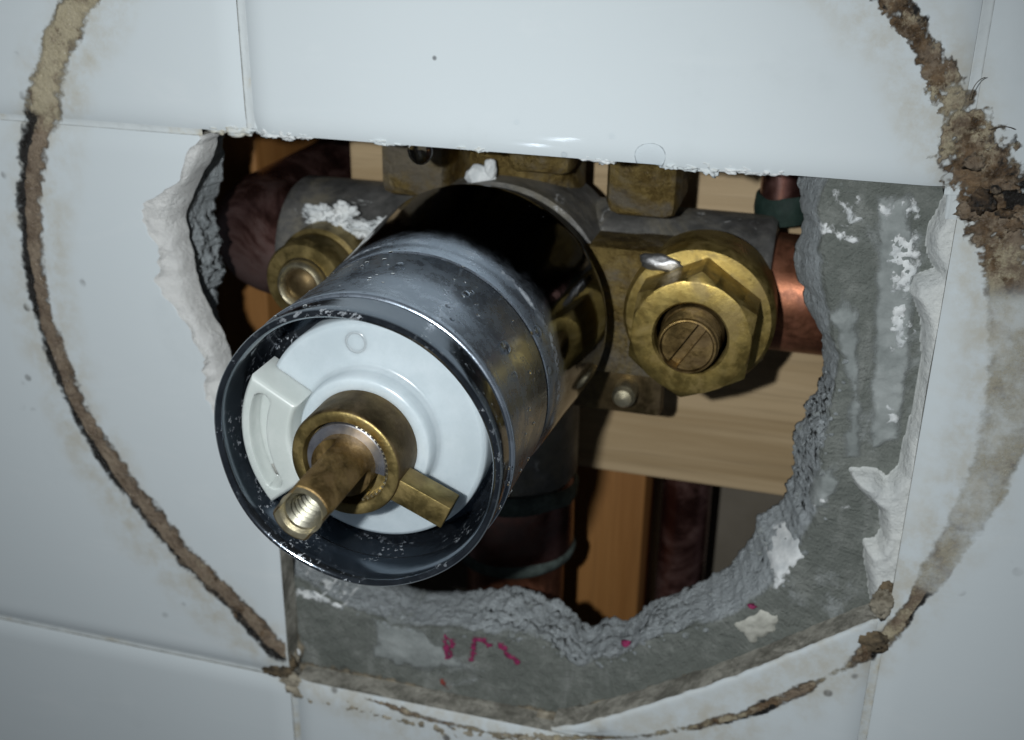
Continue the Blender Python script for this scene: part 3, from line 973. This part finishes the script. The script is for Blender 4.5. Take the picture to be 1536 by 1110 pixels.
# mounting ear with its screw
ear_c = W(938, 592, -30)
V, F = boxgeo((AX + 5, ear_c[1] - 4.2, -33.5), (ear_c[0] + 7.0, AY - 8, -30), 1.4)
ear = mesh('mounting_ear', V, F, BRASS_DARK, valve, sharp=30)
sc = W(940, 585, -29)
V, F = revolve([(0, -24.6), (1.6, -24.9), (2.2, -25.8), (2.2, -31)], (sc[0], sc[1], 0), 'Z', 32)
mesh('screw', V, F, BRASS_LIGHT, ear, sharp=30)
# plaster lumps dropped on the body
for k, (u, v, z, r) in enumerate(((718, 266, -25, (2.8, 2.2, 2.0)), (736, 254, -25, (1.2, 2.0, 1.4)), (480, 325, -29, (3.4, 2.0, 1.3)), (505, 340, -27, (2.6, 1.6, 1.2)), (436, 345, -31, (1.8, 1.1, .9)), (545, 345, -27, (2.8, 1.5, 1.1)),
                              (518, 318, -28, (2.0, 1.4, .9)), (580, 338, -26.5, (2.4, 1.3, 1.0)))):
    p = W(u, v, z)
    V, F = lump((p[0], p[1], z), r, 210 + k, .35 if k < 2 else 1.1, .8 if k < 2 else 2.2, 4)
    mesh('plaster_lump', V, F, RESID, body, sharp=180)

# the two screwdriver stops either side
def hex_profile(cx, cy, zf, zb, rc, rface, rot):
    seg = 240
    V = []
    th = np.linspace(0, 2 * np.pi, seg, endpoint=False)
    def hexr(t):
        a = (t - rot) % (math.pi / 3) - math.pi / 6
        return rc * math.cos(math.pi / 6) / math.cos(a)
    for t in th:
        hr = hexr(t)
        prof = [(hr, zb), (hr, min(zf - .3, zf - .3 - max(0, (hr - rface)) * .62)), (min(hr, rface + .15), zf - .12), (min(hr - .3, rface - .15), zf), (6.35, zf), (6.0, zf - .4), (5.9, zf - 2.5)]
        for r, z in prof:
            V.append((cx + r * math.cos(t), cy + r * math.sin(t), z))
    return V, grid_faces(seg, 7, True)
def make_stop(cx, cy, slot_deg, zf=-9.4):
    V, F = revolve([(8, -30), (12.6, -30), (13.0, -23), (13.0, -19.6), (12.3, -18.6), (9, -18.2)], (cx, cy, 0), 'Z', 80)
    st = mesh('stop', V, F, BRASS, valve, sharp=35)
    V, F = hex_profile(cx, cy, zf, -18.4, 11.3, 9.7, math.radians(25))
    mesh('hex_nut', V, F, BRASS, st, sharp=30)
    prof = [(5.3, zf - 3)]
    for k in range(6):
        z = zf - 1.6 + k * .8
        prof += [(4.95, z), (4.45, z + .4)]
    prof += [(4.75, zf + 3.3), (4.6, zf + 3.7), (4.35, zf + 3.75), (4.2, zf + 1.5)]
    V, F = revolve(prof, (cx, cy, 0), 'Z', 64)
    mesh('threaded_post', V, F, BRASS_STEM, st, sharp=25)
    a = math.radians(slot_deg)
    c, s = math.cos(a), math.sin(a)
    r, hw, zs, zd = 4.25, .9, zf + 3.5, zf + 1.5
    V, F = [], []
    for sg in (-1, 1):
        ang0 = math.asin(hw / r)
        pts = [(r * math.cos(t), sg * r * math.sin(t)) for t in np.linspace(ang0, math.pi - ang0, 28)]
        o = len(V)
        for z in (zd - .2, zs - .25, zs):
            k = 1.0 if z < zs else .95
            for x, y in pts:
                V.append((x * k, sg * hw + (y - sg * hw) * k, z))
        n = len(pts)
        for L in range(2):
            for i in range(n):
                j = (i + 1) % n
                F.append((o + L * n + i, o + L * n + j, o + (L + 1) * n + j, o + (L + 1) * n + i))
        F.append([o + 2 * n + i for i in range(n)])
    o = len(V)
    V += [(-r, -hw - .1, zd), (r, -hw - .1, zd), (r, hw + .1, zd), (-r, hw + .1, zd)]
    F.append([o, o + 1, o + 2, o + 3])
    V = [(cx + x * c - y * s, cy + x * s + y * c, z) for x, y, z in V]
    mesh('slotted_end', V, F, BRASS_STEM, st, sharp=30)
    return st
make_stop(AX + 37.2, AY + .9, 58)
def make_round_stop(cx, cy):
    V, F = revolve([(6, -34), (8.4, -33), (8.4, -22), (7.7, -21.4), (7.7, -15.6), (7.3, -15.0), (5.0, -14.8), (4.8, -17)], (cx, cy, 0), 'Z', 72)
    st = mesh('stop', V, F, BRASS_FACE, valve, sharp=35)
    V, F = revolve([(4.7, -17), (4.7, -14.2), (4.4, -13.2), (3.9, -12.8), (3.4, -13.2), (3.1, -14.2), (3.0, -18)], (cx, cy, 0), 'Z', 56)
    mesh('threaded_sleeve', V, F, BRASS_LIGHT, st, sharp=50)
    V, F = revolve([(3.5, -14.6), (2.6, -13.6), (1.4, -13.1), (0.01, -13.0)], (cx, cy, 0), 'Z', 40)
    mesh('slotted_screw', V, F, BRASS_DARK, st, sharp=40)
lc = W(452, 428, -14)
make_round_stop(lc[0], lc[1])
V, F = lump((AX + 30.5, AY + 10.2, -18.6), (3.9, 1.5, 1.2), 260, .45, 1.2)
mesh('solder_blob', V, F, m_metal('solder', (.32, .32, .32), (.52, .52, .53), 200, .3, .5, .4, .0005), valve, sharp=180)

# chrome sleeve
def rimwob(r, h, t):
    if h > 37.7:
        return r + .10 * math.sin(3 * t + .6) + .06 * math.sin(7 * t), h + .10 * math.sin(2 * t) + .10 * math.sin(5 * t + 1)
    return r, h
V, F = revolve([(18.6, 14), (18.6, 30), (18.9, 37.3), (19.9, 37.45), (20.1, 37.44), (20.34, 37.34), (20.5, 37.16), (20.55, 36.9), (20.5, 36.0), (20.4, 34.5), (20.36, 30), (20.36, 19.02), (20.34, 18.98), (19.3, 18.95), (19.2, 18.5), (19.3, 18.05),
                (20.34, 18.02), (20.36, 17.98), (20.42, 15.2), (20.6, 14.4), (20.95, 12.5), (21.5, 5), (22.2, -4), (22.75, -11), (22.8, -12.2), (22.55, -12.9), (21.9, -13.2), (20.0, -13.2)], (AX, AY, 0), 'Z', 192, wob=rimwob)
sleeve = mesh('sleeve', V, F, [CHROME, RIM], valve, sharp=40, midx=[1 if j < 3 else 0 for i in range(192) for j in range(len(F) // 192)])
V, F = revolve([(18.9, 37.5), (18.95, 41.2), (19.15, 42.4), (19.5, 43.0), (19.85, 43.1), (20.15, 42.85), (20.3, 42.3), (20.3, 41), (20.2, 38.8), (20.16, 37.6)], (AX, AY, 0), 'Z', 192, wob=rimwob)
mesh('rim', V, F, RIM, sleeve, sharp=50)
V, F = revolve([(19.25, 18.93), (19.95, 18.85), (20.0, 18.5), (19.95, 18.15), (19.25, 18.07)], (AX, AY, 0), 'Z', 160)
mesh('groove_ring', V, F, GROOVE_DARK, sleeve, sharp=60)  # dark ring filling the groove around the sleeve
V, F = revolve([(18.7, 29.6), (17.9, 30.2), (16.0, 30.2), (15.8, 31)], (AX, AY, 0), 'Z', 96)
mesh('inner_ring', V, F, RIM, sleeve, sharp=40)

# cartridge: white cap, raised slotted lug, collar
V, F = revolve([(16.0, 20), (16.3, 35.0), (16.1, 35.7), (15.5, 36.0), (10.4, 36.0), (9.9, 36.2), (9.55, 37.0), (9.45, 38.6), (9.1, 39.0), (8.2, 39.05), (7.4, 38.9), (7.4, 34)], (AX, AY, 0), 'Z', 128)
cap = mesh('cartridge_cap', V, F, WHITE_P, valve, sharp=50)
def lug():
    a0, a1 = math.radians(150), math.radians(218)
    nt, r0, r1 = 130, 9.9, 17.3
    rs = np.linspace(r0, r1, 46)
    ts = np.linspace(a0, a1, nt)
    ztop, zbot = 41.0, 34
    V = []
    sa, sb, sr, sw = math.radians(160.5), math.radians(208.5), 14.6, 1.15
    for t in ts:
        for r in rs:
            tc = min(max(t, sa), sb)
            d = math.hypot(r * math.cos(t) - sr * math.cos(tc), r * math.sin(t) - sr * math.sin(tc))
            z = ztop - 2.6 * float(sstep(sw + .12, sw - .12, d))
            e = min(r - r0, r1 - r, (t - a0) * r, (a1 - t) * r)
            z -= .5 * (1 - min(e / .6, 1)) ** 2
            V.append((AX + r * math.cos(t), AY + r * math.sin(t), z))
    nr = len(rs)
    F = grid_faces(nt, nr)
    idx = np.arange(nt * nr).reshape(nt, nr)
    rim = list(idx[:, 0]) + list(idx[-1, 1:]) + list(idx[::-1, -1][1:]) + list(idx[0, ::-1][1:-1])
    n0 = len(V)
    V += [(V[i][0], V[i][1], zbot) for i in rim]
    for k in range(len(rim)):
        k2 = (k + 1) % len(rim)
        F.append((rim[k], rim[k2], n0 + k2, n0 + k))
    lg = mesh('slotted_lug', V, F, IVORY_P, cap, sharp=60)
lug()
for k, (r, a, z, s) in enumerate(((14.6, 206, 38.5, (1.0, 1.0, .35)),)):
    V, F = lump((AX + r * math.cos(math.radians(a)), AY + r * math.sin(math.radians(a)), z), s, 280 + k, .5, 1.4)
    mesh('grease', V, F, GREASE, cap, sharp=180)
# moulded dimple on the cap face
V, F = revolve([(1.6, 35.95), (1.48, 36.05), (1.3, 36.05), (1.15, 35.95)], (AX + 13.2 * math.cos(math.radians(98)), AY + 13.2 * math.sin(math.radians(98)), 0), 'Z', 32)
mesh('moulded_ring', V, F, WHITE_P, cap, sharp=60)

# brass hub with stop key
V, F = revolve([(7.6, 34.5), (7.65, 44.9), (7.45, 45.35), (7.2, 45.5), (6.2, 45.5), (5.95, 45.3), (5.85, 44.2), (5.7, 43.2), (3.4, 43.1), (3.4, 41)], (AX, AY, 0), 'Z', 112)
n = 10
mi = [1 if j >= 2 else 0 for i in range(112) for j in range(n - 1)]
hub = mesh('hub', V, F, [BRASS_DARK, BRASS_FACE], valve, sharp=40, midx=mi)
V, F = boxgeo((AX + 6.6, AY - 1.75, 41.2), (AX + 14.9, AY + 1.75, 45.0), .18, -24, (AX, AY))
mesh('stop_key', V, F, BRASS_FACE, hub, sharp=30)
# snap ring (open at the lower right) and the splines in the bore
def cring(r0, r1, z0, z1, a0, a1, n=70):
    V, F = [], []
    for t in np.linspace(math.radians(a0), math.radians(a1), n):
        c, s = math.cos(t), math.sin(t)
        for r, z in ((r0, z0), (r0, z1 - .12), (r0 + .12, z1), (r1 - .12, z1), (r1, z1 - .12), (r1, z0)):
            V.append((AX + r * c, AY + r * s, z))
    F = grid_faces(n, 6)
    F.append(list(range(6))); F.append([(n - 1) * 6 + j for j in range(6)][::-1])
    return V, F
V, F = cring(4.0, 5.5, 44.0, 45.05, -12, 245)
mesh('snap_ring', V, F, STEEL, hub, sharp=35)
V, F = [], []
ns = 20
for k in range(ns):
    t = -1.2 + 2.6 * k / ns
    for dt, rr in ((-.03, 5.86), (-.018, 5.5), (.018, 5.5), (.03, 5.86)):
        for z in (43.1, 44.75):
            V.append((AX + rr * math.cos(t + dt), AY + rr * math.sin(t + dt), z))
    o = len(V) - 8
    for a in (0, 2, 4):
        F.append((o + a, o + a + 2, o + a + 3, o + a + 1))
    F.append((o + 1, o + 3, o + 5, o + 7))
mesh('spline', V, F, BRASS_LIGHT, hub, sharp=20)

# stem: two flats, tapped end
def stem_section(t, r, fl):
    d = math.radians(-38)
    c = abs(math.cos(t - d))
    return min(r, fl / c) if c > 1e-6 else r
def stem():
    seg = 128
    th = np.linspace(0, 2 * np.pi, seg, endpoint=False)
    thr = []
    for k in range(9):
        z = 57.6 - k * .9
        thr += [(2.45, z), (1.95, z - .45)]
    prof = [('r', 40, 4.15), ('r', 46.6, 4.15), ('f', 47.2, 4.05), ('f', 57.8, 4.05), ('f', 58.4, 3.8), ('f', 58.5, 3.6), ('c', 58.45, 2.85), ('c', 58.0, 2.5)] + [('c', z, r) for r, z in thr] + [('c', 48.5, 0.01)]
    V = []
    for t in th:
        for k, z, r in prof:
            rr = stem_section(t, r, 2.75 - (4.05 - r) * .8) if k == 'f' else r
            V.append((AX + rr * math.cos(t), AY + rr * math.sin(t), z))
    n = len(prof)
    mi = [(2 if j >= 8 else 1) if j >= 5 else 0 for i in range(seg) for j in range(n - 1)]
    return mesh('stem', V, grid_faces(seg, n, True), [BRASS_STEM, BRASS_LIGHT, THREAD], valve, sharp=30, midx=mi)
stem()

# ---- the ring of old sealant the trim plate left on the tiles
def sealant():
    tab = np.array([  # deg, centre r, half width, height, tan, mould-outer, rust, coverage
        (-180, 81.4, 3.3, .55, .9, .85, .25, .25), (-166, 80.0, 3.7, .55, .9, .8, .3, .25), (-146, 76.8, 3.9, .55, .9, .55, .3, .25), (-128, 76.6, 3.5, .5, .9, .5, .3, .2), (-119, 79.5, 4.0, .8, .9, .7, .5, .25),
        (-112, 80.5, 2.0, .5, .8, .6, .3, 0), (-104, 79.5, 1.0, .3, .8, .4, .3, -.3), (-90, 79, .8, .2, .5, .3, .2, -.7), (-60, 80, 1.0, .2, .4, .3, .2, -.9), (-50, 81.3, 1.2, .3, .6, .6, .7, -.1), (-43, 82, 1.3, .3, .7, .3, .5, -.1),
        (-39, 82.5, .8, .2, .4, .1, .2, -.8), (-34, 83.4, 1.6, .45, .8, .4, .8, .1), (-29, 83.8, 1.4, .4, .5, .1, .4, -.15), (-25, 83.3, 1.0, .4, .7, .9, .3, .1), (-20, 82.8, 1.7, .3, .5, .0, .05, .15), (-12, 83.0, 2.1, .3, .4, .0, .05, .2), (-4, 83.6, 2.6, .3, .35, .0, .08, .15),
        (4, 83.2, 2.5, .3, .35, .05, .1, .1), (11, 82.8, 2.4, .4, .4, .1, .2, .15), (17, 82.6, 2.5, .8, .7, .2, .45, .2), (21, 82.8, 4.0, 1.3, .7, .35, .6, .25), (25, 82.6, 4.4, 1.5, .7, .4, .65, .25), (29, 82.2, 3.6, 1.4, .6, .4, .5, .2), (32, 82.2, 2.6, .8, .6, .25, .5, 0),
        (34, 82.2, 2.6, .5, .4, .2, .4, -.2), (37, 82.2, 1.7, 1.1, .7, .35, .6, .1), (42, 82.3, 1.6, 1.2, .7, .4, .65, .15), (48, 82.4, 2.0, 1.0, .8, .4, .6, .15), (70, 82.5, 2.4, .7, .8, .4, .4, .1), (110, 82.5, 2.6, .6, .8, .5, .4, .1), (140, 83, 3.6, .6, .35, .2, .25, .2),
        (148, 83.2, 4.0, .8, .3, .15, .25, .3), (155, 82.4, 4.4, .8, .4, .25, .3, .25), (160, 82.4, 4.0, .7, .9, .9, .35, .25), (170, 82.1, 3.6, .6, .9, 1.0, .25, .25), (180, 81.4, 3.3, .55, .9, .85, .25, .25)])
    nt, dr = 3000, .28
    tab[:, 3] *= .6
    th = np.linspace(-180, 180, nt, endpoint=False)
    rr = np.arange(70, 91, dr)
    T, Rr = np.meshgrid(th, rr, indexing='ij')
    I = [np.interp(T, tab[:, 0], tab[:, k]) for k in range(1, 8)]
    rc, w, h, ta, mo, ru, cov = I
    w = w * np.where(np.abs(T) > 100, .62, 1.0)
    h = h * np.where(np.abs(T) > 100, .45, .8)
    cov = cov + .45 * sstep(-27, -20, T) * sstep(19, 13, T) - .1 * (np.abs(T) > 100)
    X = RC[0] + Rr * np.cos(np.radians(T)); Y = RC[1] + Rr * np.sin(np.radians(T))
    q = (Rr - rc) / w
    n1 = fbm(X * .22, Y * .22, 0, 5, 301)
    n2 = fbm(X * .8, Y * .8, 0, 4, 302)
    n3 = fbm(X * 1.9, Y * 1.9, 0, 3, 303)
    s = 1 - np.abs(q) ** 1.6 + .55 * n1 + .5 * n2 + .25 * n3 + cov - .05
    ur = sstep(14, 20, T) * sstep(70, 55, T)
    s = s + ur * (.75 * n2 + .45 * n3 - .08)
    H = h * np.clip(s, 0, 1.4) * (.28 + .55 * np.abs(n2) * 1.5 + .35 * np.clip(n3, -.5, 1) + .5 * np.clip(n3, -.3, 1) * (ru > .45))
    thick = np.clip(.25 + .75 * sstep(.35, .8, ru) + .5 * sstep(.3, .9, q) * mo, 0, 1.2)
    Z = .07 + H * thick
    # follow the cushioned tile edges
    def ed(a, hw):
        return np.minimum(np.abs(a - 54), np.abs(a + 54)) - hw
    Z = Z + np.maximum(cushion(np.maximum(ed(X, HWX), 0)) + cushion(np.maximum(ed(Y, HWY), 0)), -1.0)
    # not over the opening or the missing tile
    inside = (X > -54.9) & (X < 52.5) & (Y < 54) & (Y > -55.2) & (Y > np.interp(X, arc[:, 0], arc[:, 1], left=-60, right=60) - .3)
    keepv = (s > -.55) & ~inside
    mould = np.clip(1.15 * mo * sstep(-.05, .6, q + .35 * n1) + .25 * (n2 > .35) * mo + np.where(ru > .6, .55 * sstep(.15, .5, n1 + .4 * n2), 0), 0, 1)
    idx = np.arange(X.size).reshape(X.shape)
    a = idx; b = np.roll(idx, -1, 0)
    k4 = keepv & np.roll(keepv, -1, 0)
    k4 = k4[:, :-1] & k4[:, 1:]
    F = np.stack([a[:, :-1][k4], b[:, :-1][k4], b[:, 1:][k4], a[:, 1:][k4]], 1)
    used = np.unique(F.ravel())
    rem = -np.ones(X.size, int); rem[used] = np.arange(len(used))
    V = np.stack([X.ravel(), Y.ravel(), Z.ravel()], 1)[used]
    at = {'mould': mould.ravel()[used], 'cov': s.ravel()[used], 'dens': (1 - .48 * sstep(-27, -20, T) * sstep(21, 8, T) - .15 * (T > 130)).ravel()[used], 'tan': ta.ravel()[used], 'rust': np.clip(ru + .5 * n1, 0, 1).ravel()[used]}
    o = mesh('sealant_ring', V, rem[F], SEAL, None, sharp=180, attrs=at)
    tag(o, 'mouldy brown ring of old sealant left on the white tiles', 'sealant')
sealant()
# lumps of brown gunk on the ring by the upper right joint
gb = thing('sealant_clump', 'thick brown wet clump of old sealant where the tile joints meet', 'sealant', (58, 58, 0))
for k in range(9):
    a = math.radians(random.uniform(19, 31)); r = 82.6 + random.gauss(0, 1.9)
    sz = random.uniform(.6, 1.5)
    V, F = lump((RC[0] + r * math.cos(a), RC[1] + r * math.sin(a), random.uniform(-.1, .3)), (sz, sz * random.uniform(.5, 1.1), sz * random.uniform(.3, .5)), 400 + k, .9, 2.2, 3)
    mesh('clump', V, F, SEAL, gb, sharp=180, attrs={'cov': np.full(len(V), 2.0), 'dens': np.full(len(V), 1.0), 'mould': np.full(len(V), .55 if k % 4 == 0 else .15), 'tan': np.full(len(V), .8), 'rust': np.full(len(V), random.choice((.5, .8, .9)))})

# two stray hairs stuck to the clump
HAIR = m_plain('hair', (.05, .04, .03), (.10, .08, .06), 300, .5)
for (px_, lab) in (([(1454, 152), (1458, 135), (1466, 122), (1478, 116)], 'thin dark hair curling up from the top of the brown sealant clump'), ([(1484, 196), (1495, 190), (1508, 189), (1522, 194)], 'thin dark hair arching sideways off the brown sealant clump')):
    P = [np.append(W(u, v, 1.0), 1.0 + .5 * math.sin(i)) for i, (u, v) in enumerate(px_)]
    t = np.linspace(0, 1, 16)
    k = np.linspace(0, 1, 4)
    M = np.array(P)
    co = [np.polyfit(k, M[:, j], 3) for j in range(3)]
    path = [[np.polyval(co[j], q) for j in range(3)] for q in t]
    path[0][2] = .1
    V, F = tube(path, .06, 6)
    tag(mesh('hair', V, F, HAIR, None, sharp=60), lab, 'hair')

# ---- water
def drop_on(c, n, r, flat, seed):
    """bead of water sitting on a surface with unit normal n"""
    bm = bmesh.new()
    bmesh.ops.create_icosphere(bm, subdivisions=3, radius=1)
    D = np.array([v.co[:] for v in bm.verts]); F = [[v.index for v in f.verts] for f in bm.faces]
    bm.free()
    n = np.array(n, float); n /= np.linalg.norm(n)
    a = np.cross(n, [0.3, .5, .81]); a /= np.linalg.norm(a); b = np.cross(n, a)
    w = 1 + .18 * fbm(D[:, 0] + seed, D[:, 1], D[:, 2], 2, seed)
    L = np.stack([D[:, 0] * r * w, D[:, 1] * r * w, np.where(D[:, 2] > 0, D[:, 2] * r * flat, D[:, 2] * r * .12)], 1)
    V = np.array(c) + L[:, :1] * a + L[:, 1:2] * b + L[:, 2:] * n
    return V, F
def sleeve_pt(z, deg, r=20.4):
    t = math.radians(deg)
    return (AX + r * math.cos(t), AY + r * math.sin(t), z), (math.cos(t), math.sin(t), 0)
V, F = drop_on((11.2, 55.4, -.45), (0, -.2, 1), 2.3, .32, 1)
tag(mesh('water_drop', V, F, BEAD, None, sharp=180), 'large clear water drop on the lower edge of the glossy tile', 'water drop')
dp = W(627, 244, -1.5)
V, F = lump((dp[0], 53.6, -2.6), (2.1, 2.5, 1.9), 501, .06, .6)
tag(mesh('water_drop', V, F, WATER, None, sharp=180), 'dark looking water drop hanging from the tile edge above the chrome sleeve', 'water drop')
for k, (u, v, z0) in enumerate(((775, 183, 0), (918, 204, 0), (846, 232, -.3))):
    p = W(u, v, z0)
    V, F = drop_on((p[0], p[1], z0 - .02), (0, 0, 1), .45, .5, 5 + k)
    tag(mesh('water_drop', V, F, BEAD, None, sharp=180), ('tiny water bead highest up on the tile above the opening', 'tiny water bead beside the large drop on the glossy tile', 'tiny water bead just above the wet tile edge')[k], 'water drop', 'tiny water beads on the tile above the opening')
big = [(757, 521, .85), (806, 497, .75), (822, 556, .6), (745, 388, .6), (845, 530, .5), (846, 513, .45), (772, 563, .5), (700, 440, .45), (708, 438, .3), (600, 398, .6)]
def cyl_hit(u, v, r=20.38):
    d = np.array([(u - 768) / F_PX, (v - 555) / F_PX, 1.0]) @ ROT
    o = CAM[:2] - np.array([AX, AY])
    A, B, C = d[:2] @ d[:2], 2 * (o @ d[:2]), o @ o - r * r
    t = (-B - math.sqrt(max(B * B - 4 * A * C, 0))) / (2 * A)
    P = CAM + d * t
    return P, np.array([P[0] - AX, P[1] - AY, 0]) / r
WHERE = ('in the middle of the streaky film', 'sitting on the dark groove', 'lower along the dark groove', 'behind the groove on the upper side', 'on the dark part beyond the groove', 'smaller than its neighbour beyond the groove', 'in the streaky film below the largest bead', 'round and alone before the groove', 'tiniest of the pair before the groove', 'flat bead near the top of the groove')
for k, (u, v, r) in enumerate(big):
    P, n = cyl_hit(u, v)
    V, F = drop_on(P, n, r * 1.2, .6, 20 + k)
    tag(mesh('water_drop', V, F, WATER, None, sharp=180), 'small water bead on the chrome sleeve ' + WHERE[k], 'water drop', 'water beads on the chrome sleeve')
gs = []
for k in range(190):
    P, n = sleeve_pt(random.uniform(-18, 42), random.uniform(-35, 170), 20.4)
    gs.append(drop_on(P, n, random.choice((.12, .16, .2, .28, .36)), .5, 60 + k))
V, F = join(*gs)
o = mesh('water_droplets', V, F, WATER, None, sharp=180)
tag(o, 'fine water droplets scattered over the chrome sleeve', 'water droplets', kind='stuff')
